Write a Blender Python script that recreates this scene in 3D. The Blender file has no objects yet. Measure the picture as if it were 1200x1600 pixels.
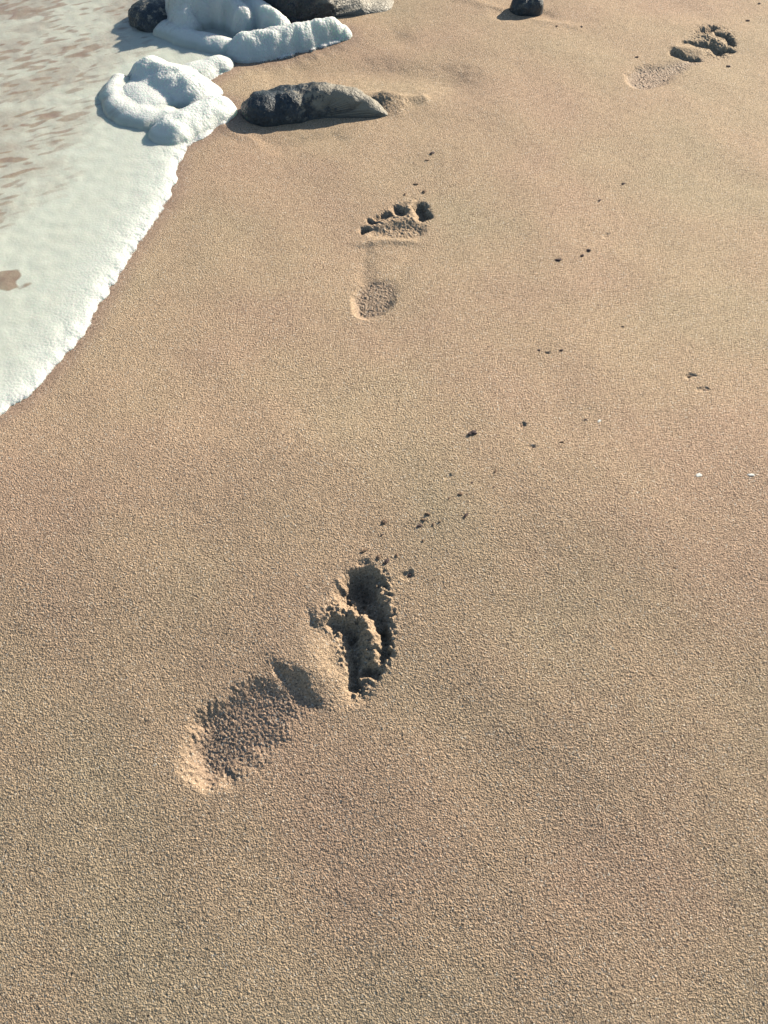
import bpy, math
import numpy as np
from mathutils import Vector, noise as mnoise

# ------------------------------------------------------------------ camera
H = 0.64                      # phone held low over the beach
PITCH = 55.0                  # degrees below the horizon
VFOV = 65.0
scene = bpy.context.scene
C = scene.collection
cam_d = bpy.data.cameras.new('camera')
cam_d.sensor_fit = 'VERTICAL'
cam_d.angle = math.radians(VFOV)
cam_d.clip_start = 0.01
cam_d.clip_end = 500
cam = bpy.data.objects.new('camera', cam_d)
cam.location = (0, 0, H)
cam.rotation_euler = (math.radians(90 - PITCH), 0, 0)
C.objects.link(cam)
scene.camera = cam

# ------------------------------------------------------------------ light
SUN_EL = 25.0
SUN_AZ = 47.0                 # from +Y towards +X
w = bpy.data.worlds.new('World'); scene.world = w; w.use_nodes = True
nt = w.node_tree
sky = nt.nodes.new('ShaderNodeTexSky'); sky.sky_type = 'NISHITA'; sky.sun_disc = False
sky.sun_elevation = math.radians(SUN_EL); sky.sun_rotation = math.radians(SUN_AZ)
sky.air_density = 1.2; sky.dust_density = 0.4; sky.ozone_density = 1.6
bg = nt.nodes['Background']; bg.inputs['Strength'].default_value = 0.06
nt.links.new(sky.outputs['Color'], bg.inputs['Color'])
sd = bpy.data.lights.new('sun', 'SUN'); sd.energy = 4.4; sd.angle = math.radians(0.8); sd.color = (1.0, 0.91, 0.76)
sun = bpy.data.objects.new('sun', sd); C.objects.link(sun)
sv = Vector((math.sin(math.radians(SUN_AZ)) * math.cos(math.radians(SUN_EL)),
             math.cos(math.radians(SUN_AZ)) * math.cos(math.radians(SUN_EL)), math.sin(math.radians(SUN_EL))))
sun.rotation_euler = sv.to_track_quat('Z', 'Y').to_euler()
sun.location = sv * 5
scene.view_settings.view_transform = 'Standard'
scene.view_settings.look = 'None'
scene.view_settings.exposure = 0.72
scene.cycles.diffuse_bounces = 0
scene.cycles.max_bounces = 8
scene.view_settings.gamma = 1.0

# ------------------------------------------------------------------ pixel <-> ground
F = 800.0 / math.tan(math.radians(VFOV / 2))
SP, CP = math.sin(math.radians(PITCH)), math.cos(math.radians(PITCH))

def base_h(x, y):
    """gentle lie of the beach: level up the shore, dropping to the sea, and towards the viewer and right for darker sand"""
    s = 0.55 - y
    near = np.where(s > 0, -0.29 * s * s / (s + 0.30), 0.0)  # fall steepened so the foreground takes less sun and darkens
    right = np.where(x > 0.1, -0.10 * (x - 0.1) ** 2 / (np.abs(x - 0.1) + 0.4), 0.0)  # added fall that darkens the right side
    left = np.where(x < -0.15, -0.03 * (x + 0.15) ** 2 / (np.abs(x + 0.15) + 0.5), 0.0)
    return near + right + left

def P(px, py, z=None):
    """photo pixel (1200 x 1600) -> point on the ground"""
    u = (px - 600.0) / F; v = -(py - 800.0) / F
    dx = u; dy = CP + v * SP; dz = -SP + v * CP
    zz = 0.0 if z is None else z
    for _ in range(6):
        t = (zz - H) / dz
        X, Y = dx * t, dy * t
        if z is None: zz = float(base_h(np.float64(X), np.float64(Y)))
    return X, Y

def scale_at(py):
    """pixels per metre across the picture on photo row py"""
    X, Y = P(600, py)
    return F / (Y * CP + H * SP)

def W(pts):
    return np.array([P(*p) for p in pts])

# ------------------------------------------------------------------ noise fields
class Field:
    """periodic noise tile with energy around one wavelength, sampled bilinearly"""
    def __init__(s, seed, lam, tile=1.73, n=2048, band=0.45, aniso=None, white=False):
        rng = np.random.default_rng(seed)
        f = np.fft.rfft2(rng.standard_normal((n, n)))
        ky = np.fft.fftfreq(n, tile / n)[:, None]; kx = np.fft.rfftfreq(n, tile / n)[None, :]
        if aniso:
            a, st = math.radians(aniso[0]), aniso[1]
            k1 = kx * math.cos(a) + ky * math.sin(a); k2 = -kx * math.sin(a) + ky * math.cos(a)
            k = np.sqrt((k1 * st) ** 2 + k2 ** 2)
        else:
            k = np.sqrt(kx ** 2 + ky ** 2)
        k[0, 0] = 1e-6
        f *= np.exp(-(k * lam) ** 2 * 0.5) * (1 - np.exp(-(k * lam * 2.6) ** 2)) if white else np.exp(-(np.log(k * lam) / band) ** 2 / 2) / k
        g = np.fft.irfft2(f, s=(n, n)); s.g = (g / g.std()).astype(np.float32)
        s.n, s.t = n, tile
    def __call__(s, X, Y):
        fx = (X / s.t * s.n) % s.n; fy = (Y / s.t * s.n) % s.n
        i = fx.astype(np.int64); j = fy.astype(np.int64); a = (fx - i).astype(np.float32); b = (fy - j).astype(np.float32)
        i %= s.n; j %= s.n; i1 = (i + 1) % s.n; j1 = (j + 1) % s.n
        g = s.g
        return (g[j, i] * (1 - a) + g[j, i1] * a) * (1 - b) + (g[j1, i] * (1 - a) + g[j1, i1] * a) * b

grain_a = Field(1, 0.0020, n=3072, tile=1.55, white=True)
grain_b = Field(2, 0.0046, white=True)
soft_c = Field(3, 0.030)
soft_d = Field(4, 0.19, band=0.6, n=512)
crumb = Field(5, 0.0056, band=0.42)
lump = Field(12, 0.011, band=0.5)
streak = Field(6, 0.019, band=0.6, aniso=(24, 2.6))
bubble = Field(7, 0.0050)
wobble = Field(8, 0.034, band=0.7)
patch = Field(9, 0.11, band=0.7, n=1024, aniso=(24, 1.6))

def smooth(a, b, x):
    t = np.clip((x - a) / (b - a), 0, 1); return t * t * (3 - 2 * t)

def seg_dist(X, Y, pts):
    """distance to a polyline and the position along it, 0..1"""
    best = np.full(X.shape, 1e9); tt = np.zeros(X.shape); n = len(pts) - 1
    if n == 0:
        return np.hypot(X - pts[0][0], Y - pts[0][1]), tt
    for k in range(n):
        ax, ay = pts[k]; bx, by = pts[k + 1]; vx, vy = bx - ax, by - ay
        t = np.clip(((X - ax) * vx + (Y - ay) * vy) / (vx * vx + vy * vy + 1e-12), 0, 1)
        d = np.hypot(X - ax - t * vx, Y - ay - t * vy); m = d < best
        best = np.where(m, d, best); tt = np.where(m, (k + t) / n, tt)
    return best, tt

def poly_sd(X, Y, pts):
    """signed distance to a polygon, positive inside"""
    n = len(pts); d = np.full(X.shape, 1e9); ins = np.zeros(X.shape, bool)
    for k in range(n):
        ax, ay = pts[k]; bx, by = pts[(k + 1) % n]; vx, vy = bx - ax, by - ay
        t = np.clip(((X - ax) * vx + (Y - ay) * vy) / (vx * vx + vy * vy + 1e-12), 0, 1)
        d = np.minimum(d, np.hypot(X - ax - t * vx, Y - ay - t * vy))
        if abs(vy) > 1e-12:
            c = ((ay > Y) != (by > Y)) & (X < vx * (Y - ay) / vy + ax)
            ins ^= c
    return np.where(ins, d, -d)

def rounded(pts, it=2):
    """corner cutting: a soft closed outline through hand-placed points"""
    p = np.array(pts, float)
    for _ in range(it):
        q = np.roll(p, -1, 0)
        p = np.stack([p * .75 + q * .25, p * .25 + q * .75], 1).reshape(-1, 2)
    return p

class Grid:
    def __init__(s, xs, ys):
        s.xs, s.ys = xs, ys
        s.X, s.Y = np.meshgrid(xs, ys)
        rg = np.random.default_rng(77)                    # loose vertices: no woven look
        s.X += (rg.random(s.X.shape) - 0.5) * 0.5 * np.minimum(np.gradient(xs), 0.004)[None, :]
        s.Y += (rg.random(s.X.shape) - 0.5) * 0.5 * np.minimum(np.gradient(ys), 0.004)[:, None]
        s.Z = np.zeros(s.X.shape)
    def box(s, pts, m):
        p = np.asarray(pts)
        i0, i1 = np.searchsorted(s.xs, [p[:, 0].min() - m, p[:, 0].max() + m])
        j0, j1 = np.searchsorted(s.ys, [p[:, 1].min() - m, p[:, 1].max() + m])
        return slice(j0, j1), slice(i0, i1)

def stretch(a, b, step, lo, hi, grow=1.045):
    mid = list(np.arange(a, b, step)); r = []; x = mid[-1]; st = step
    while x < hi: st = min(st * grow, 0.6); x += st; r.append(x)
    l = []; x = mid[0]; st = step
    while x > lo: st = min(st * grow, 0.6); x -= st; l.append(x)
    return np.array(l[::-1] + mid + r)

# ------------------------------------------------------------------ mesh helpers
def quads_mesh(name, V, Q, attrs=None, normals=None):
    me = bpy.data.meshes.new(name)
    me.vertices.add(len(V)); me.vertices.foreach_set('co', V.astype(np.float32).ravel())
    me.loops.add(Q.size); me.loops.foreach_set('vertex_index', Q.astype(np.int32).ravel())
    me.polygons.add(len(Q)); me.polygons.foreach_set('loop_start', np.arange(0, Q.size, 4, dtype=np.int32))
    for k, a in (attrs or {}).items():
        at = me.attributes.new(k, 'FLOAT', 'POINT'); at.data.foreach_set('value', a.astype(np.float32))
    me.update(calc_edges=True)
    me.polygons.foreach_set('use_smooth', np.ones(len(Q), bool))
    if normals is not None:
        me.normals_split_custom_set_from_vertices(normals.astype(np.float32))
    return me

def sub_mesh(name, V, Q, keep, attrs=None, normals=None):
    Qk = Q[keep]; used = np.unique(Qk); remap = np.zeros(len(V), np.int64); remap[used] = np.arange(len(used))
    return quads_mesh(name, V[used], remap[Qk], {k: a[used] for k, a in (attrs or {}).items()},
                      None if normals is None else normals[used])

def grid_quads(nx, ny):
    i = np.arange(nx - 1)[None, :] + np.arange(ny - 1)[:, None] * nx
    return np.stack([i, i + 1, i + 1 + nx, i + nx], -1).reshape(-1, 4)

def link(name, me, mat, parent=None):
    o = bpy.data.objects.new(name, me); C.objects.link(o)
    if mat: me.materials.append(mat)
    if parent: o.parent = parent
    return o

def tag(o, label=None, cat=None, group=None, kind=None):
    for k, v in (('label', label), ('category', cat), ('group', group), ('kind', kind)):
        if v: o[k] = v
    return o

# ------------------------------------------------------------------ materials
class NT:
    def __init__(s, name):
        s.m = bpy.data.materials.new(name); s.m.use_nodes = True; s.t = s.m.node_tree
        s.b = s.t.nodes['Principled BSDF']; s.out = s.t.nodes['Material Output']
        s.co = s.t.nodes.new('ShaderNodeNewGeometry').outputs['Position']
    def n(s, typ, **kw):
        nd = s.t.nodes.new('ShaderNode' + typ)
        for k, v in kw.items(): setattr(nd, k, v)
        return nd
    def l(s, a, b): s.t.links.new(a, b)
    def set(s, sock, v):
        if hasattr(v, 'links'): s.l(v, sock)
        else: sock.default_value = v
    def noise(s, scale, detail=2, rough=0.5, co=None):
        nd = s.n('TexNoise'); nd.inputs['Scale'].default_value = scale; nd.inputs['Detail'].default_value = detail
        nd.inputs['Roughness'].default_value = rough; s.l(co or s.co, nd.inputs['Vector']); return nd.outputs['Fac']
    def vor(s, scale, feature='F1', out='Distance'):
        nd = s.n('TexVoronoi', feature=feature); nd.inputs['Scale'].default_value = scale
        s.l(s.co, nd.inputs['Vector']); return nd.outputs[out]
    def ramp(s, fac, *stops):
        nd = s.n('ValToRGB'); e = nd.color_ramp.elements
        while len(e) < len(stops): e.new(0.5)
        for el, (p, c) in zip(e, stops):
            el.position = p; el.color = (c, c, c, 1) if isinstance(c, (int, float)) else (*c, 1)
        s.l(fac, nd.inputs['Fac']); return nd.outputs['Color']
    def mix(s, fac, a, b, blend='MIX'):
        nd = s.n('Mix', data_type='RGBA', blend_type=blend)
        s.set(nd.inputs['Factor'], fac)
        for i, v in ((6, a), (7, b)):
            s.set(nd.inputs[i], (*v, 1) if isinstance(v, tuple) else v)
        return nd.outputs[2]
    def math(s, op, a, b=0.0, clamp=False):
        nd = s.n('Math', operation=op, use_clamp=clamp); s.set(nd.inputs[0], a); s.set(nd.inputs[1], b); return nd.outputs[0]
    def attr(s, name):
        nd = s.n('Attribute', attribute_name=name); return nd.outputs['Fac']
    def bump(s, h, dist, strength=1.0, normal=None):
        nd = s.n('Bump'); nd.inputs['Distance'].default_value = dist; s.set(nd.inputs['Strength'], strength); s.l(h, nd.inputs['Height'])
        if normal: s.l(normal, nd.inputs['Normal'])
        return nd.outputs['Normal']

def sand_material():
    m = NT('damp_sand')
    big = m.noise(3.1, 3, 0.55)
    tone = m.ramp(big, (0.36, (0.515, 0.354, 0.240)), (0.50, (0.520, 0.374, 0.244)), (0.64, (0.498, 0.380, 0.246)))
    wet = m.attr('wet')  # damp by the wash, and the heel shade painted in with it
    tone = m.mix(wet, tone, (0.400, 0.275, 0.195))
    # single grains: pale quartz, brown and dark bits
    cell = m.n('TexVoronoi'); cell.inputs['Scale'].default_value = 900; m.l(m.co, cell.inputs['Vector'])
    sep = m.n('SeparateColor'); m.l(cell.outputs['Color'], sep.inputs[0])
    tone = m.mix(1.0, tone, m.ramp(sep.outputs[0], (0.0, 0.50), (0.20, 0.84), (0.75, 1.10), (1.0, 1.40)), 'MULTIPLY')
    tone = m.mix(m.ramp(sep.outputs[1], (0.955, 0.0), (0.975, 0.8)), tone, (0.72, 0.64, 0.52))
    tone = m.mix(m.ramp(sep.outputs[2], (0.95, 0.0), (0.975, 0.75)), tone, (0.10, 0.065, 0.05))
    m.l(tone, m.b.inputs['Base Color'])
    m.set(m.b.inputs['Roughness'], m.math('SUBTRACT', 0.86, m.math('MULTIPLY', wet, 0.38)))
    m.b.inputs['Specular IOR Level'].default_value = 0.35
    fine = m.math('ADD', m.noise(520, 3, 0.6), m.math('MULTIPLY', m.vor(760), 0.7))
    m.l(m.bump(fine, 0.0011, m.math('SUBTRACT', 0.85, m.math('MULTIPLY', wet, 0.5))), m.b.inputs['Normal'])
    return m.m

def rock_material(name, dark, pale, wetness, flecks=(0.38, 0.33, 0.25)):
    m = NT(name)
    a = m.noise(26, 6, 0.6)
    col = m.mix(m.ramp(a, (0.38, 0.0), (0.62, 1.0)), dark, pale)
    sp = m.vor(420, out='Color')
    sep = m.n('SeparateColor'); m.l(sp, sep.inputs[0])
    col = m.mix(1.0, col, m.ramp(sep.outputs[0], (0, 0.7), (1, 1.25)), 'MULTIPLY')
    # sand and foam flecks lie only on what faces up
    geo = m.n('NewGeometry'); sx = m.n('SeparateXYZ'); m.l(geo.outputs['Normal'], sx.inputs[0])
    up = m.math('MULTIPLY', m.ramp(sx.outputs['Z'], (0.10, 0.0), (0.60, 1.0)), m.ramp(m.math('ADD', m.attr('sandy'), m.math('MULTIPLY', m.math('SUBTRACT', m.noise(95, 7, 0.7), 0.5), 2.2)), (0.42, 0.0), (0.62, 1.0)))
    col = m.mix(up, col, flecks)
    m.l(col, m.b.inputs['Base Color'])
    m.b.inputs['Roughness'].default_value = wetness
    h = m.math('ADD', m.noise(60, 8, 0.62), m.math('MULTIPLY', m.noise(330, 4, 0.6), 0.35))
    m.l(m.bump(h, 0.006, 0.9), m.b.inputs['Normal'])
    return m.m

def foam_material():
    m = NT('sea_foam')
    cov = m.attr('cover')
    c = m.n('TexVoronoi', feature='F1'); c.inputs['Scale'].default_value = 330; m.l(m.co, c.inputs['Vector'])
    c2 = m.n('TexVoronoi', feature='F1'); c2.inputs['Scale'].default_value = 800; m.l(m.co, c2.inputs['Vector'])
    body = m.mix(m.noise(35, 4, 0.6), (0.66, 0.665, 0.545), (0.69, 0.740, 0.645))
    froth = m.ramp(c.outputs['Distance'], (0.0, 0.80), (0.32, 1.0))
    body = m.mix(m.ramp(m.noise(22, 3, 0.6), (0.45, 0.0), (0.7, 1.0)), body, m.mix(1.0, body, froth, 'MULTIPLY'))
    body = m.mix(m.attr('fresh'), body, (0.88, 0.905, 0.83))
    film = m.mix(m.ramp(m.noise(60, 5, 0.6), (0.35, 0.0), (0.65, 1.0)), (0.36, 0.265, 0.20), (0.45, 0.37, 0.27))
    lace = m.math('ADD', cov, m.math('MULTIPLY', m.math('SUBTRACT', m.noise(170, 5, 0.65), 0.5), 0.55))
    body = m.mix(m.ramp(lace, (0.02, 0.0), (0.90, 1.0)), film, body)
    m.l(body, m.b.inputs['Base Color'])
    m.l(m.ramp(cov, (0.25, 0.10), (0.8, 0.5)), m.b.inputs['Roughness'])
    m.b.inputs['Specular IOR Level'].default_value = 0.4
    m.b.inputs['Subsurface Weight'].default_value = 0.65
    m.b.inputs['Subsurface Radius'].default_value = (0.009, 0.011, 0.010)
    m.b.inputs['Subsurface Scale'].default_value = 1.0
    # thin film: bubbles over water, broken up by gaps
    edge = m.attr('edge')
    br = m.math('SUBTRACT', m.math('MULTIPLY', m.noise(420, 3, 0.6), 1.1), m.math('MULTIPLY', c2.outputs['Distance'], 0.35))
    m.l(m.ramp(m.math('ADD', edge, m.math('MULTIPLY', br, 0.55)), (0.22, 0.0), (0.45, 1.0)), m.b.inputs['Alpha'])
    h = m.math('ADD', m.math('MULTIPLY', c.outputs['Distance'], -1.0), m.math('MULTIPLY', c2.outputs['Distance'], -0.4))
    m.l(m.bump(h, 0.0011, m.math('ADD', m.math('MULTIPLY', m.attr('fresh'), 0.55), 0.10)), m.b.inputs['Normal'])
    return m.m

def water_material():
    m = NT('shallow_water')
    m.t.nodes.remove(m.b)
    tr = m.n('BsdfTransparent'); tr.inputs['Color'].default_value = (0.80, 0.83, 0.80, 1)
    gl = m.n('BsdfGlossy'); gl.inputs['Roughness'].default_value = 0.12
    fr = m.n('Fresnel'); fr.inputs['IOR'].default_value = 1.33
    b = m.bump(m.noise(45, 3, 0.5), 0.004, 0.6); m.l(b, gl.inputs['Normal']); m.l(b, fr.inputs['Normal'])
    mx = m.n('MixShader'); m.l(fr.outputs[0], mx.inputs[0]); m.l(tr.outputs[0], mx.inputs[1]); m.l(gl.outputs[0], mx.inputs[2])
    m.l(mx.outputs[0], m.out.inputs['Surface'])
    return m.m

def crumb_material(name, col, rough=0.8):
    m = NT(name)
    c = m.mix(m.noise(500, 3, 0.6), tuple(v * 0.7 for v in col), tuple(min(1, v * 1.25) for v in col))
    m.l(c, m.b.inputs['Base Color']); m.b.inputs['Roughness'].default_value = rough
    m.l(m.bump(m.noise(900, 3, 0.6), 0.001, 0.8), m.b.inputs['Normal'])
    return m.m

MAT_SAND = sand_material()
MAT_FOAM = foam_material()
MAT_WATER = water_material()
MAT_ROCK = rock_material('wet_rock', (0.028, 0.042, 0.055), (0.080, 0.095, 0.105), 0.40)
MAT_WETROCK = rock_material('drenched_rock', (0.05, 0.095, 0.125), (0.11, 0.17, 0.20), 0.3, (0.60, 0.68, 0.62))
MAT_CRUMB = crumb_material('sand_crumb', (0.24, 0.155, 0.10))
MAT_DARK = crumb_material('dark_grit', (0.10, 0.065, 0.060))
MAT_SHELL = crumb_material('shell', (0.82, 0.80, 0.74), 0.4)

# ------------------------------------------------------------------ the shore line (photo outline of the foam)
EDGE = [(-900, 1350), (-260, 800), (-90, 705), (0, 650), (35, 628), (60, 606), (100, 562), (138, 512), (165, 468), (190, 424), (216, 380),
        (246, 340), (270, 304), (281, 268), (285, 236), (312, 219), (346, 202), (368, 180), (362, 160), (330, 152), (318, 142),
        (340, 124), (366, 108), (366, 96), (385, 100), (425, 94), (470, 82), (520, 70), (548, 60), (544, 46), (500, 44),
        (455, 44), (436, 36), (420, 10), (420, -40), (400, -120), (300, -330), (0, -420), (-1500, -420), (-2600, -100), (-1900, 1000)]
EDGE_W = W(EDGE)
def water_level(X, Y):
    return base_h(X, Y) + 0.0012

# ------------------------------------------------------------------ sand relief
G = Grid(stretch(-0.70, 0.70, 0.00078, -14, 14), np.concatenate([stretch(0.02, 0.72, 0.00072, -8, 0.0)[:-1], stretch(0.72, 1.60, 0.00098, 0.72, 30)]))
X, Y = G.X, G.Y
Z = base_h(X, Y)
sdw = np.full(X.shape, -1.0)
sl = G.box([(-1.6, 0.2), (0.25, 2.6)], 0)
sdw[sl] = poly_sd(X[sl], Y[sl], EDGE_W)                 # >0 under the wash
wet = smooth(-0.030, 0.004, sdw)
rough = np.full(X.shape, 1.0)
ROUGH_EXTRA = np.zeros(X.shape)
COARSE = np.zeros(X.shape)
pressed = np.zeros(X.shape)  # heel floors darkened in colour: damp pressed sand plus painted shade
SMOOTHED = np.zeros(X.shape)
def sleek(pts, wpx):
    w_ = W(pts); wd = wpx / scale_at(pts[0][1]); s = G.box(w_, wd * 2.2)
    d, _ = seg_dist(X[s], Y[s], w_); SMOOTHED[s] = np.maximum(SMOOTHED[s], np.exp(-(d / wd) ** 3))

def stroke(pts, amp, wpx, p=2.0, taper=None, absz=False):
    """raise or press the sand along a line of photo pixels; wpx = half width in pixels"""
    w_ = W(pts); wd = wpx / scale_at(pts[0][1]); s = G.box(w_, wd * 2.6)
    d, t = seg_dist(XW[s], YW[s], w_)
    if taper: wd = wd * (taper[0] * (1 - t) + taper[1] * t)
    Z[s] += amp * np.exp(-np.power(d / wd, p))
    return s

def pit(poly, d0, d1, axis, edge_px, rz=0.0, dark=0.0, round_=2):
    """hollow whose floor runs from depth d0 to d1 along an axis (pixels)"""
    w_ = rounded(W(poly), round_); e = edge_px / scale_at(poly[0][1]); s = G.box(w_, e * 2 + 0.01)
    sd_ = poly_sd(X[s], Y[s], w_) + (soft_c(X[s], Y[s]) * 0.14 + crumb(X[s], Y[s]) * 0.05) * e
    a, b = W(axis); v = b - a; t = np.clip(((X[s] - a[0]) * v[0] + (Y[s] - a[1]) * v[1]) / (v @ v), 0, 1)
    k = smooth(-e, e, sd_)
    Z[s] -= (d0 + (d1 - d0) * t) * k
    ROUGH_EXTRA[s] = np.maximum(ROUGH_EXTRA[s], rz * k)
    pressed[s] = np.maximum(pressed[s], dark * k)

def ridge(pts, amp, w_left, w_right, taper=0.25, tail=None):
    """crest with its own width on either side of the line (pixels), dying out at both ends"""
    w_ = W(pts); sc = scale_at(pts[0][1]); wl_, wr_ = w_left / sc, w_right / sc; s = G.box(w_, max(wl_, wr_) * 2.4)
    best = np.full(X[s].shape, 1e9); sg = np.zeros(X[s].shape); tt = np.zeros(X[s].shape); n = len(w_) - 1
    for k in range(n):
        a, b = w_[k], w_[k + 1]; v = b - a; L = v @ v
        t = np.clip(((XW[s] - a[0]) * v[0] + (YW[s] - a[1]) * v[1]) / L, 0, 1)
        d = np.hypot(XW[s] - a[0] - t * v[0], YW[s] - a[1] - t * v[1]); m = d < best
        cr_ = v[0] * (YW[s] - a[1]) - v[1] * (XW[s] - a[0])
        best = np.where(m, d, best); sg = np.where(m, cr_, sg); tt = np.where(m, (k + t) / n, tt)
    ww = wr_ + (wl_ - wr_) * smooth(-0.5, 0.5, sg / (0.3 * wl_ * np.sqrt(L)))
    Z[s] += amp * np.exp(-(best / ww) ** 2) * smooth(-0.02, taper, tt) * smooth(1.02, 1 - (tail or taper), tt)

def crumble(poly, amp, edge_px=10):
    w_ = rounded(W(poly)); e = edge_px / scale_at(poly[0][1]); s = G.box(w_, e * 2)
    COARSE[s] = np.maximum(COARSE[s], amp * smooth(-e, e, poly_sd(X[s], Y[s], w_)))

mm = 0.001
XW = X + 0.0013 * wobble(X, Y) + 0.0004 * crumb(X, Y)
YW = Y + 0.0013 * wobble(X + 0.4, Y + 0.3) + 0.0004 * crumb(X + 0.3, Y)
# --- nearest print
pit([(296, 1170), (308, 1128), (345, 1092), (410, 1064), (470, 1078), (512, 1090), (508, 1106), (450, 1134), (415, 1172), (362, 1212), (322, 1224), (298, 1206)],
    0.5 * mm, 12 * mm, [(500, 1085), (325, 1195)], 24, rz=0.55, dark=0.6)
sleek([(288, 1160), (294, 1205), (320, 1228), (352, 1224)], 17)
pit([(500, 945), (540, 935), (570, 950), (592, 1000), (588, 1050), (566, 1084), (545, 1086), (520, 1050), (500, 1000), (480, 965)],
    3 * mm, 6.5 * mm, [(480, 985), (570, 1010)], 26, rz=0.3)
ridge([(416, 990), (448, 1030), (482, 1060), (520, 1106)], 6.0 * mm, 48, 17, 0.75, 0.5)      # arch mound, steep on its lee side
sleek([(462, 985), (486, 1015), (512, 1052)], 30)
stroke([(434, 1045), (458, 1066), (484, 1094)], -2.2 * mm, 14, 2.0, (0.5, 1.2))
ridge([(490, 972), (525, 958), (562, 962)], 5.0 * mm, 18, 12, 0.2)                      # crest behind the big toe
stroke([(570, 905), (570, 922), (582, 948), (594, 964), (598, 976)], -11 * mm, 16, 3.0, (1.2, 0.8))
stroke([(566, 922), (540, 924)], -12.5 * mm, 14, 2.8, (1.1, 1.0))
stroke([(556, 906), (550, 910)], -9 * mm, 12, 2.8)
stroke([(543, 940), (560, 946)], -9 * mm, 10, 3.0)
stroke([(592, 904), (602, 906)], -4 * mm, 8, 3.0)
stroke([(600, 986), (602, 999)], -9 * mm, 9, 3.0)
stroke([(600, 1012), (600, 1022)], -9 * mm, 9, 3.0)
stroke([(574, 1042), (590, 1045)], -9 * mm, 10, 3.0)
ridge([(566, 955), (578, 985), (583, 1008), (577, 1038)], 7.0 * mm, 11, 11, 0.12)
stroke([(592, 1006), (606, 1005)], 4 * mm, 5, 2.0)
stroke([(528, 975), (543, 988)], -7 * mm, 13, 2.6)
stroke([(551, 978), (552, 1020), (554, 1072)], -8.5 * mm, 9, 2.8, (1.3, 0.85))
crumble([(546, 896), (570, 886), (600, 886), (612, 905), (612, 950), (590, 960), (560, 930), (540, 930)], 0.7, 8)
crumble([(524, 908), (560, 892), (598, 890), (614, 915), (616, 1034), (594, 1060), (562, 1095), (540, 1085), (530, 1010), (500, 965), (520, 940)], 0.75, 12)
crumble([(430, 1040), (450, 1045), (500, 1100), (480, 1105), (440, 1080)], 0.2, 8)
# --- middle print
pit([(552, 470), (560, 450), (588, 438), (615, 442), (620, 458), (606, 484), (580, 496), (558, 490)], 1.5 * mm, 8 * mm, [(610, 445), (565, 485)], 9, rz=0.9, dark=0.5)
sleek([(551, 468), (555, 488), (575, 497)], 8)
stroke([(572, 440), (566, 405), (572, 385)], -1.6 * mm, 12)
stroke([(620, 445), (634, 410), (648, 385)], -1.0 * mm, 14)
pit([(588, 354), (630, 350), (662, 354), (664, 366), (640, 372), (600, 370), (575, 366)], 3.0 * mm, 3.5 * mm, [(600, 350), (640, 372)], 8, rz=0.6)
stroke([(566, 380), (600, 377), (646, 378)], 2.2 * mm, 8, 2.0)
sleek([(566, 380), (600, 377), (646, 378)], 8)
stroke([(657, 324), (661, 338)], -12 * mm, 10, 3.2)
stroke([(622, 328), (625, 331)], -9 * mm, 10, 3.2)
stroke([(595, 339), (606, 336)], -7 * mm, 7, 3.2)
stroke([(580, 346), (583, 346)], -7 * mm, 7, 3.2)
stroke([(567, 359), (570, 359)], -8 * mm, 7, 3.2)
stroke([(590, 353), (626, 343), (644, 345)], 3.0 * mm, 7, 2.0)
stroke([(641, 318), (638, 334)], 2.5 * mm, 7, 2.0)
crumble([(600, 330), (630, 312), (668, 308), (672, 350), (660, 372), (590, 376), (580, 350)], 0.2, 8)
# --- far print
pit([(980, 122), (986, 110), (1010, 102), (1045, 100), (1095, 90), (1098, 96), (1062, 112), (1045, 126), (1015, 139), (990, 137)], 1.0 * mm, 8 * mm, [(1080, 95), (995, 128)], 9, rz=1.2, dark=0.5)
sleek([(977, 118), (984, 136), (1005, 143)], 7)
stroke([(1054, 84), (1070, 90), (1086, 92)], -8 * mm, 8, 2.6)
stroke([(1060, 77), (1090, 80)], 4 * mm, 10, 2.2)
stroke([(1090, 68), (1112, 70), (1122, 80)], -8 * mm, 9, 2.8)
stroke([(1094, 49), (1112, 43)], -8 * mm, 8, 2.8)
stroke([(1124, 53), (1134, 55)], -9 * mm, 7, 3.0)
stroke([(1140, 61), (1143, 67)], -9 * mm, 7, 3.0)
stroke([(1130, 78), (1142, 77)], -8 * mm, 6, 3.0)
stroke([(1070, 66), (1080, 66)], -4 * mm, 5, 3.0)
stroke([(1100, 58), (1124, 65), (1132, 71)], 3 * mm, 6, 2.0)
crumble([(1070, 62), (1095, 34), (1140, 40), (1155, 62), (1148, 88), (1110, 96)], 0.25, 8)
# --- scour round the rocks, ridge and seam in the sand
stroke([(380, 215), (440, 226), (520, 214)], -2.0 * mm, 18)
stroke([(350, 200), (400, 222)], 2.0 * mm, 12)
stroke([(440, 112), (560, 106), (700, 122)], -7 * mm, 40, 2.0)
stroke([(500, 160), (560, 156), (610, 162)], 11 * mm, 22, 2.0)
stroke([(600, 160), (660, 154)], 5 * mm, 11, 2.0)
stroke([(470, 95), (560, 74), (620, 60)], -4 * mm, 28, 2.0)
stroke([(790, 22), (850, 22)], -4 * mm, 18)
stroke([(690, -10), (860, 36), (900, 42)], 1.6 * mm, 10)
# --- small dents (splash marks)
for q in ((815, 663, 4, 2.0), (857, 552, 3, 1.5), (565, 877, 5, 2.5), (640, 897, 5, 2.5), (700, 742, 4, 1.2),
          (834, 698, 4, 1.6), (1078, 588, 5, 1.8), (948, 368, 4, 1.5), (1100, 608, 5, 1.6)):
    stroke([(q[0] - q[2] * .6, q[1] + q[2] * .3), (q[0] + q[2] * .6, q[1] - q[2] * .3)], -q[3] * mm, q[2], 3.0)

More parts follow.
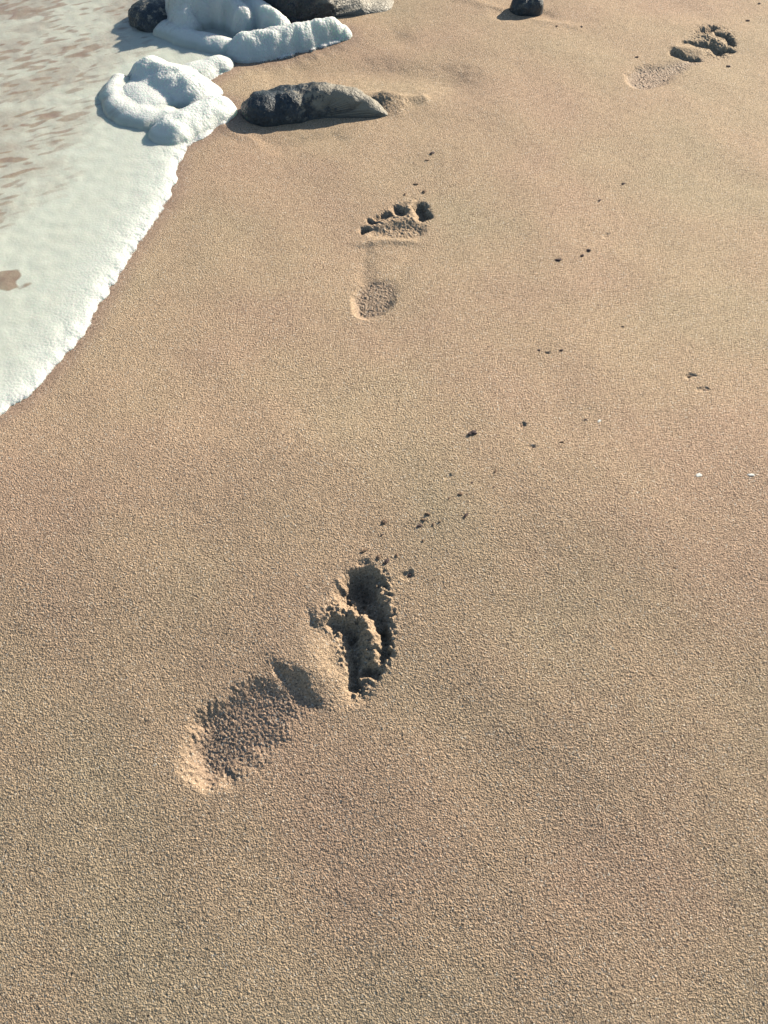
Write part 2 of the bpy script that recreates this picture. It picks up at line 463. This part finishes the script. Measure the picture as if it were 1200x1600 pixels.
near = smooth(1.25, 0.25, Y)                              # grain reads coarser on the loose sand close by
damp = smooth(-0.25, 0.0, sdw)
amp = (0.11 + 0.17 * near ** 1.5) * (1 - 0.55 * damp) * (1 - 0.8 * wet)
amp *= (1 + 0.10 * soft_c(X, Y)) * (1 - 0.8 * SMOOTHED)
Z += amp * mm * (0.66 * grain_a(X, Y) * (1 + 0.5 * ROUGH_EXTRA) + 0.19 * grain_b(X, Y) * (1 + 2.2 * ROUGH_EXTRA))
Z += mm * (0.07 * soft_c(X, Y) * (1 - 0.4 * damp) + 0.6 * soft_d(X, Y))
cr = crumb(X, Y)
Z += COARSE * mm * (0.9 * cr + 0.9 * np.maximum(cr - 0.6, 0) + 0.55 * grain_b(X, Y) + 1.0 * lump(X, Y))
Z += ROUGH_EXTRA * mm * (0.08 * cr + 0.14 * grain_b(X, Y) + 0.12 * grain_a(X, Y))
Z -= smooth(0.0, 0.12, sdw) * 0.002

nx, ny = len(G.xs), len(G.ys)
V = np.stack([X, Y, Z], -1).reshape(-1, 3)
Q = grid_quads(nx, ny)
wet_shade = np.clip(np.maximum(wet, pressed), 0, 1).ravel()  # wash damp joined with the shade painted into the heel hollows
def grid_normals(X, Y, Z):
    Pp = np.stack([X, Y, Z], -1)
    dx = np.empty_like(Pp); dy = np.empty_like(Pp)
    dx[:, 1:-1] = Pp[:, 2:] - Pp[:, :-2]; dx[:, 0] = Pp[:, 1] - Pp[:, 0]; dx[:, -1] = Pp[:, -1] - Pp[:, -2]
    dy[1:-1] = Pp[2:] - Pp[:-2]; dy[0] = Pp[1] - Pp[0]; dy[-1] = Pp[-1] - Pp[-2]
    N = np.cross(dx, dy).reshape(-1, 3); return N / np.linalg.norm(N, axis=1)[:, None]
N = grid_normals(X, Y, Z)
fid = np.zeros((ny - 1, nx - 1), np.int32)

PRINTS = [
 ('large nearest footprint pressed deep in the sand, toes dark with shadow', 
  [(282, 1215), (274, 1165), (292, 1120), (345, 1078), (410, 1045), (418, 1010), (440, 975), (480, 950), (515, 925), (525, 890), (565, 872), (612, 878), (626, 920), (632, 1000), (620, 1040), (592, 1068), (565, 1095), (520, 1108), (460, 1150), (420, 1190), (360, 1228), (310, 1236)],
  [('heel_hollow', [(310, 1200), (340, 1160), (480, 1100)], 0), ('slot', [(428, 1040), (455, 1062), (488, 1092)], 0), ('arch_mound', [(440, 990), (485, 1020), (512, 1062)], 0),
   ('ball_hollow', [(545, 975), (552, 1010), (556, 1080)], 0), ('crest', [(515, 960), (550, 958)], 0), ('toe_hollow', [(540, 915), (575, 900), (600, 950)], 0),
   ('crest', [(576, 985), (584, 1005), (580, 1026)], 0), ('toe_hollow', [(608, 985), (610, 1000)], 0), ('toe_hollow', [(605, 1014), (604, 1024)], 0), ('toe_hollow', [(576, 1046), (592, 1048)], 0)]),
 ('middle footprint with five small toe dents and a faint round heel',
  [(545, 490), (543, 462), (560, 436), (566, 400), (556, 372), (556, 350), (580, 330), (618, 312), (648, 306), (672, 312), (674, 345), (668, 372), (642, 388), (632, 430), (626, 462), (606, 492), (575, 503)],
  [('heel_hollow', [(570, 480), (600, 452)], 0), ('arch', [(590, 425), (610, 402)], 0), ('ball_hollow', [(572, 374), (600, 366), (650, 366)], 0),
   ('crest', [(594, 352), (626, 344), (644, 346)], 0), ('toe_hollow', [(656, 322), (661, 338)], 0), ('toe_hollow', [(622, 325), (624, 330)], 0),
   ('toe_hollow', [(596, 336), (605, 334)], 0), ('toe_hollow', [(580, 345), (583, 345)], 0), ('toe_hollow', [(566, 359), (570, 359)], 0)]),
 ('farthest footprint at upper right, pale heel and broken dark toes',
  [(970, 130), (976, 108), (1005, 94), (1045, 92), (1055, 62), (1080, 42), (1110, 30), (1145, 42), (1157, 65), (1152, 86), (1125, 98), (1095, 104), (1060, 122), (1020, 150), (985, 148)],
  [('heel_hollow', [(990, 130), (1020, 115), (1080, 99)], 0), ('slot', [(1054, 85), (1070, 90), (1088, 93)], 0), ('crest', [(1062, 75), (1080, 79)], 0),
   ('ball_hollow', [(1092, 68), (1112, 70), (1122, 82)], 0), ('toe_hollow', [(1092, 47), (1112, 41)], 0), ('toe_hollow', [(1124, 52), (1132, 53)], 0),
   ('toe_hollow', [(1142, 60), (1144, 67)], 0), ('toe_hollow', [(1132, 79), (1143, 77)], 0)]),
]
regions = []
FX = (G.xs[1:] + G.xs[:-1]) / 2; FY = (G.ys[1:] + G.ys[:-1]) / 2
for pi, (lab, outline, parts) in enumerate(PRINTS):
    ow = rounded(W(outline)); s = G.box(ow, 0.02)
    fx, fy = np.meshgrid(FX[s[1]], FY[s[0]])
    inside = poly_sd(fx, fy, ow) + wobble(fx, fy) * 0.0012 > 0
    best = np.full(fx.shape, 1e9); idx = np.zeros(fx.shape, np.int32)
    for k, (nm, seg, _) in enumerate(parts):
        d, _t = seg_dist(fx, fy, W(seg)); m = d < best; best = np.where(m, d, best); idx = np.where(m, k, idx)
    base = 1 + sum(len(p[2]) for p in PRINTS[:pi])
    sub = fid[s[0], s[1]][:fx.shape[0], :fx.shape[1]]
    sub[inside] = (base + idx)[inside]
fid = fid.ravel()
sand = link('sand', sub_mesh('sand', V, Q, fid == 0, {'wet': wet_shade}), MAT_SAND)
tag(sand, kind='structure')
k = 0
for lab, outline, parts in PRINTS:
    root = bpy.data.objects.new('footprint', None); C.objects.link(root); root.empty_display_size = 0.05
    c = W(outline).mean(0); root.location = (c[0], c[1], 0)
    tag(root, lab, 'footprint', 'footprints walking up the beach')
    for nm, seg, _ in parts:
        k += 1
        keep = fid == k
        if not keep.any(): continue
        o = link(nm, sub_mesh(nm, V - np.array([c[0], c[1], 0]), Q, keep, {'wet': wet_shade}, N), MAT_SAND, root)

def ground_z(x, y):
    i = min(max(np.searchsorted(G.xs, x), 1), nx - 1); j = min(max(np.searchsorted(G.ys, y), 1), ny - 1)
    return float(Z[j, i])

# ------------------------------------------------------------------ water and foam
GF = Grid(stretch(-0.72, 0.04, 0.0011, -6, 0.10, 1.06), stretch(0.66, 1.66, 0.0012, 0.0, 5, 1.06))
FXX, FYY = GF.X, GF.Y
sf = poly_sd(FXX, FYY, rounded(EDGE_W, 1))
sf = sf + 0.0012 * wobble(FXX, FYY) + 0.0012 * soft_c(FXX, FYY) + 0.0002 * bubble(FXX, FYY)
bz = base_h(FXX, FYY)
inner = np.clip(sf, 0, None)
lip = 0.0068 * (1 - np.exp(-inner / 0.011)) * (0.34 + 0.66 * np.exp(-inner / 0.06)) 
T = lip.copy()
Lb = np.zeros(FXX.shape)
def lobe(pts, hgt, wpx, p=2.0, taper=(1, 1)):
    """rounded roll of foam; wpx = half width in photo pixels"""
    w_ = W(pts); wd = wpx / scale_at(pts[0][1]); s = GF.box(w_, wd * 1.6)
    wx = FXX[s] + 0.0004 * wobble(FXX[s], FYY[s]) + 0.0008 * soft_c(FXX[s] + 0.2, FYY[s])
    wy = FYY[s] + 0.0004 * wobble(FXX[s] + 0.5, FYY[s]) + 0.0008 * soft_c(FXX[s] - 0.3, FYY[s])
    d, t = seg_dist(wx, wy, w_); ww = wd * (taper[0] * (1 - t) + taper[1] * t)
    h = hgt * np.clip(1 - np.power(d / ww, p), 0, None) ** 0.85
    Lb[s] = np.maximum(Lb[s], h)
    a = T[s]; kk = 0.013
    m = np.clip(0.5 + 0.5 * (h - a) / kk, 0, 1)
    T[s] = np.where(h > 0, a * (1 - m) + h * m + kk * m * (1 - m) * np.clip(h / 0.004, 0, 1), a)
def dip(pts, dep, wpx, p=2.0):
    w_ = W(pts); wd = wpx / scale_at(pts[0][1]); s = GF.box(w_, wd * 2.5)
    d, t = seg_dist(FXX[s], FYY[s], w_); T[s] -= dep * np.exp(-np.power(d / wd, p))
lobe([(270, 210), (300, 194), (338, 176)], 0.023, 40, 2, (0.95, 0.85))          # lobe below, over the sand
lobe([(270, 130), (345, 104)], 0.016, 36, 2, (1.1, 0.6))
lobe([(238, 122), (262, 132), (300, 152)], 0.030, 46, 2, (0.8, 1.0))
lobe([(226, 150), (236, 166)], 0.017, 52, 2)
lobe([(188, 132), (176, 150), (182, 170), (204, 187), (236, 193), (262, 190)], 0.015, 22, 2.0, (0.8, 1.3))   # low roll at its foot
lobe([(384, 84), (425, 78), (480, 67), (520, 57)], 0.032, 31, 2.0, (1.0, 0.55))                   # tongue
lobe([(520, 57), (536, 56)], 0.016, 17, 2.0, (1.0, 0.9))
lobe([(380, 0), (402, 38), (440, 64)], 0.042, 28, 2.0, (1.0, 0.8))
lobe([(262, 50), (300, 66), (350, 78)], 0.018, 26, 2.0, (0.9, 1.0))
lobe([(288, 46), (296, 50)], 0.036, 24, 2.0)
lobe([(300, 32), (322, 26)], 0.068, 46, 2.0)
lobe([(306, 16), (334, 10)], 0.068, 44, 2.0)
lobe([(345, 30), (356, 34)], 0.062, 34, 2.0)
lobe([(372, 40), (384, 52)], 0.044, 26, 2.0)
lobe([(330, -20), (370, -30)], 0.070, 46, 2.0)
lump_f = np.where(T > 0.012, 1.0, 0.0) * smooth(0.010, 0.03, T)
T += lump_f * (0.0005 * soft_c(FXX, FYY) + (0.0011 * lump(FXX, FYY) + 0.0022 * soft_c(FXX + 0.3, FYY)) * smooth(0.046, 0.06, T) + 0.0001 * wobble(FXX, FYY) + 0.00028 * bubble(FXX, FYY))
T += np.where(sf > 0, ((0.00012 * bubble(FXX, FYY) + 0.00020 * wobble(FXX, FYY)) * (0.3 + np.exp(-inner / 0.03)) + 0.00016 * soft_c(FXX, FYY)), 0)
# broken film: long gaps in the sheet well behind its edge
thin = smooth(0.07, 0.24, sf - 0.06 * smooth(1.05, 0.72, FYY))
hole = streak(FXX, FYY) * 0.7 + patch(FXX, FYY) * 0.5
cover = 1.15 - thin * (0.46 + 0.30 * smooth(-1.2, 0.8, patch(FXX + 0.3, FYY)) + 0.55 * smooth(0.15, 1.3, hole))
cover -= smooth(0.050, 0.062, T) * 0.75 * smooth(-0.4, 0.8, soft_c(FXX + 0.1, FYY) + 0.6 * lump(FXX, FYY))
sbr = poly_sd(FXX, FYY, rounded(W([(-30, 432), (14, 424), (30, 434), (40, 456), (20, 458), (-30, 448)]))) + 0.004 * soft_c(FXX, FYY) + 0.002 * wobble(FXX, FYY)
cover -= smooth(-0.006, 0.004, sbr) * 1.2
sf = np.maximum(sf, np.where(Lb > 0.0008, 0.010, -1))
top = bz + np.where(sf > 0, np.maximum(T, 0.0006), -0.003 + np.clip(sf, -0.01, 0))
nxf, nyf = len(GF.xs), len(GF.ys)
VF = np.stack([FXX, FYY, top], -1).reshape(-1, 3); QF = grid_quads(nxf, nyf)
sfr = sf.ravel(); keep = (sfr[QF] > -0.0025).any(1)
foam = link('sea_foam', sub_mesh('sea_foam', VF, QF, keep, {'cover': cover.ravel(), 'edge': smooth(-0.0015, 0.007, sf).ravel(), 'fresh': np.clip(np.maximum(np.exp(-inner / 0.035), smooth(0.006, 0.014, Lb)), 0, 1).ravel()}), MAT_FOAM)
tag(foam, 'white sea foam spreading over the sand in a bubbly edge', 'foam', kind='stuff')
wl = bz + 0.0004
keepw = (sfr[QF] > 0.004).all(1)
VW = np.stack([FXX, FYY, wl - 0.0015 * 0], -1).reshape(-1, 3)
sea = link('sea_water', sub_mesh('sea_water', VW, QF, keepw), MAT_WATER); tag(sea, kind='structure')

# ------------------------------------------------------------------ rocks
import bmesh
def rock(name, center, blobs, sub, noise_amp, mat, label, seed, sandy=None):
    """one closed stone: the outer hull of a few ellipsoids seen from its centre, roughened"""
    bm = bmesh.new(); bmesh.ops.create_icosphere(bm, subdivisions=sub, radius=1.0)
    me = bpy.data.meshes.new(name); bm.to_mesh(me); bm.free()
    n = len(me.vertices); co = np.empty(n * 3, np.float32); me.vertices.foreach_get('co', co); D = co.reshape(-1, 3).astype(float)
    B_ = np.array(blobs, float); lo = (B_[:, :3] - B_[:, 3:6]).min(0); hi = (B_[:, :3] + B_[:, 3:6]).max(0)
    D *= np.where(D > 0, hi, -lo)                       # more vertices towards the long ends
    D /= np.linalg.norm(D, axis=1)[:, None]
    R = np.zeros(n)
    for (ox, oy, oz, rx, ry, rz, ang) in blobs:
        c, s = math.cos(math.radians(ang)), math.sin(math.radians(ang))
        def loc(v):
            return np.stack([(v[..., 0] * c + v[..., 1] * s) / rx, (-v[..., 0] * s + v[..., 1] * c) / ry, v[..., 2] / rz], -1)
        d = loc(D); o = loc(np.array([-ox, -oy, -oz]))
        A = (d * d).sum(1); B = (d * o).sum(1); Cc = (o * o).sum() - 1
        disc = B * B - A * Cc
        r = np.where(disc > 0, (-B + np.sqrt(np.clip(disc, 0, None))) / A, 0)
        kk = 0.010; m = np.clip(0.5 + 0.5 * (r - R) / kk, 0, 1)
        R = R * (1 - m) + r * m + kk * m * (1 - m)
    Pp = D * R[:, None]
    off = Vector((seed * 3.1, seed * 1.7, 0))
    for i in range(n):
        v = Vector(Pp[i]); q = v * 22 + off
        a = mnoise.fractal(q, 0.9, 2.1, 6) + 0.5 * (mnoise.ridged_multi_fractal(v * 34 + off, 0.9, 2.2, 4, 1.0, 2.0) - 1.0)
        Pp[i] += D[i] * a * noise_amp
    me.vertices.foreach_set('co', Pp.astype(np.float32).ravel()); me.update()
    at_ = me.attributes.new('sandy', 'FLOAT', 'POINT')
    at_.data.foreach_set('value', (np.full(n, 0.35) if sandy is None else smooth(sandy[0], sandy[1], Pp[:, 0]) * 0.9 + 0.05).astype(np.float32))
    me.polygons.foreach_set('use_smooth', np.ones(len(me.polygons), bool))
    o = link(name, me, mat); o.location = center
    return tag(o, label, 'rock')

def at(px, py, z=0.0):
    x, y = P(px, py); return (x, y, float(base_h(np.float64(x), np.float64(y))) + z)

def px2m(py): return 1.0 / scale_at(py)
u = px2m(180)
rock('rock', at(480, 184, 0.0), [(-62 * u, 0.012, 0.0, 42 * u, 0.036, 0.029, 0), (-26 * u, 0.020, 0.0, 36 * u, 0.036, 0.034, 12), (10 * u, 0.026, 0.0, 50 * u, 0.028, 0.036, 0), (46 * u, 0.026, 0.0, 56 * u, 0.024, 0.033, -8),  # first blob: dark left lobe added in place of the cast shadow
     (80 * u, 0.020, -0.006, 50 * u, 0.020, 0.026, -12)],
     7, 0.0055, MAT_ROCK, 'low dark rock lying alone in the sand right of the foam lobe', 1, (-0.10, 0.11))
u = px2m(40)
rock('rock', at(458, 34, 0.0), [(-18 * u, 0.05, 0.0, 62 * u, 0.055, 0.105, 0), (30 * u, 0.05, 0.0, 50 * u, 0.05, 0.080, 0), (76 * u, 0.05, -0.01, 56 * u, 0.035, 0.036, 0), (115 * u, 0.06, -0.01, 50 * u, 0.03, 0.020, 0)],
     6, 0.010, MAT_ROCK, 'large dark shaded rock at the top edge behind the foam tongue', 2, (0.0, 0.09))
rock('rock', at(316, 44, 0.0), [(-20 * u, 0.045, 0.0, 34 * u, 0.030, 0.026, 20), (-72 * u, 0.030, 0.0, 44 * u, 0.050, 0.030, 0)],
     6, 0.008, MAT_ROCK, 'foam splashed rock at the top, left of the dark shaded rock', 3)
u = px2m(10)
rock('rock', at(822, 18, 0.0), [(-8 * u, 0.006, 0.002, 18 * u, 0.018, 0.024, 0), (12 * u, 0.008, 0.0, 14 * u, 0.016, 0.026, 0)],
     5, 0.003, MAT_ROCK, 'small dark stone alone on bare sand at the top edge', 5)

# ------------------------------------------------------------------ crumbs, grit and shell bits
GR = 'specks scattered on the smooth sand'
BITS = [  # x, y, size px, kind, label
 (676, 240, 7, 'd', 'dark crumb alone above the toes of the middle footprint'),
 (668, 251, 6, 'c', 'pale brown crumb just below the dark crumb above the middle footprint'),
 (650, 288, 7, 'c', 'upper crumb of three in front of the middle footprint toes'),
 (663, 300, 6, 'c', 'right crumb of three in front of the middle footprint toes'),
 (633, 304, 5, 'c', 'left crumb of three in front of the middle footprint toes'),
 (872, 408, 9, 'd', 'largest dark speck on the bare sand right of the middle footprint'),
 (909, 401, 6, 'd', 'left speck of a close pair right of the middle footprint'),
 (919, 393, 7, 'd', 'right speck of a close pair right of the middle footprint'),
 (937, 313, 6, 'd', 'dark speck second from top in the row rising to the far footprint'),
 (974, 287, 6, 'd', 'topmost dark speck in the row rising to the far footprint'),
 (921, 352, 3, 'd', 'tiny speck between the close pair and the row above it'),
 (973, 510, 4, 'd', 'single tiny speck on open sand right of centre'),
 (842, 547, 5, 'd', 'left speck of a level pair on sand above the purple dent'),
 (877, 548, 5, 'd', 'right speck of a level pair on sand above the purple dent'),
 (1079, 587, 6, 'c', 'flat crumb near the right edge, upper of two'),
 (1103, 609, 6, 'c', 'flat crumb near the right edge, lower of two'),
 (738, 677, 13, 'd', 'oval purple black dent alone in the middle of the sand, put in as a dark bit'),  # dark bit added in place of a shaded splash dent
 (815, 663, 5, 'c', 'brown crumb right of the oval purple black dent'),
 (878, 690, 6, 'c', 'crumb at the right end of a short row right of the oval dent'),
 (834, 698, 4, 'd', 'crumb at the left end of a short row right of the oval dent'),
 (916, 655, 4, 'd', 'tiny speck highest above the short row right of the oval dent'),
 (774, 736, 7, 'c', 'thin crumb at the upper end of the trail below the oval dent'),
 (738, 754, 4, 'd', 'tiny speck in the trail below the oval dent, left of the thin crumb'),
 (772, 761, 4, 'd', 'tiny speck straight below the thin crumb of the trail'),
 (719, 772, 7, 'c', 'brown crumb in the middle of the trail leading to the nearest toes'),
 (702, 778, 5, 'c', 'small crumb just left of the brown crumb in the middle of the trail'),
 (728, 806, 8, 'd', 'rounded dark crumb alone right of the crumb cluster'),
 (668, 803, 6, 'c', 'top crumb of the cluster above the nearest toes'),
 (662, 812, 8, 'c', 'middle crumb of the cluster above the nearest toes'),
 (655, 821, 10, 'd', 'lowest and largest crumb of the cluster above the nearest toes'),
 (677, 819, 5, 'c', 'inner crumb to the right of the cluster above the nearest toes'),
 (687, 815, 5, 'c', 'outer crumb to the right of the cluster above the nearest toes'),
 (600, 815, 9, 'c', 'slanting crumb alone left of the crumb cluster'),
 (597, 835, 4, 'd', 'tiny speck under the slanting crumb'),
 (661, 844, 4, 'c', 'tiny crumb below the crumb cluster'),
 (569, 860, 9, 'c', 'crumb farthest out straight ahead of the nearest big toe'),
 (592, 870, 7, 'c', 'crumb close ahead of the nearest big toe'),
 (604, 876, 9, 'd', 'dark crumb touching the edge of the nearest big toe hollow'),
 (620, 867, 5, 'c', 'small crumb up and right of the nearest big toe'),
 (640, 896, 7, 'd', 'dark crumb to the right of the nearest big toe hollow'),
 (870, 42, 5, 'c', 'crumb right below the small stone at the top edge'),
 (909, 42, 4, 'd', 'speck between the small stone and the far footprint'),
 (995, 89, 5, 'd', 'speck just above the heel of the far footprint'),
 (1139, 103, 6, 'd', 'dark speck just below the toes of the far footprint'),
 (1168, 32, 6, 'd', 'dark speck right of the toes of the far footprint'),
 (1186, 6, 5, 'd', 'dark speck in the top right corner'),
 (1174, 741, 8, 's', 'white shell chip close to the right edge'),
 (1093, 742, 8, 's', 'pale shell chip left of the white one near the right edge'),
 (937, 657, 6, 's', 'pale shell chip right of the short crumb row'),
]
rng = np.random.default_rng(11)
protos = []
for j in range(6):
    bm = bmesh.new(); bmesh.ops.create_icosphere(bm, subdivisions=3, radius=0.5)
    for v in bm.verts:
        q = v.co * 2.6 + Vector((j * 7.3, 0, 0))
        v.co *= 1 + 0.75 * mnoise.noise(q) + 0.45 * mnoise.noise(q * 2.7)
    me = bpy.data.meshes.new('crumb'); bm.to_mesh(me); bm.free(); me.polygons.foreach_set('use_smooth', np.ones(len(me.polygons), bool)); protos.append(me)
mats = {'c': (MAT_CRUMB, 'sand_crumb', 'sand crumb'), 'd': (MAT_DARK, 'grit', 'grit'), 's': (MAT_SHELL, 'shell_chip', 'shell')}
meshes = {}
for i, (bx, by, sz, kd, lab) in enumerate(BITS):
    mat, nm, cat = mats[kd]; j = int(rng.integers(6))
    if (kd, j) not in meshes:
        m2 = protos[j].copy(); m2.name = nm; m2.materials.append(mat); meshes[(kd, j)] = m2
    o = bpy.data.objects.new(nm, meshes[(kd, j)]); C.objects.link(o)
    x, y = P(bx, by); s = sz / scale_at(by) * 1.0
    f = rng.uniform(0.55, 1.0)
    o.scale = (s * 1.15, s * 0.85 * f, s * (0.45 * f if kd != 's' else 0.14)); o.rotation_euler = (0, 0, math.radians(40 + rng.uniform(-40, 40)))
    o.location = (x, y, ground_z(x, y) + s * (0.08 if kd != 's' else 0.05))
    tag(o, lab, cat, GR)
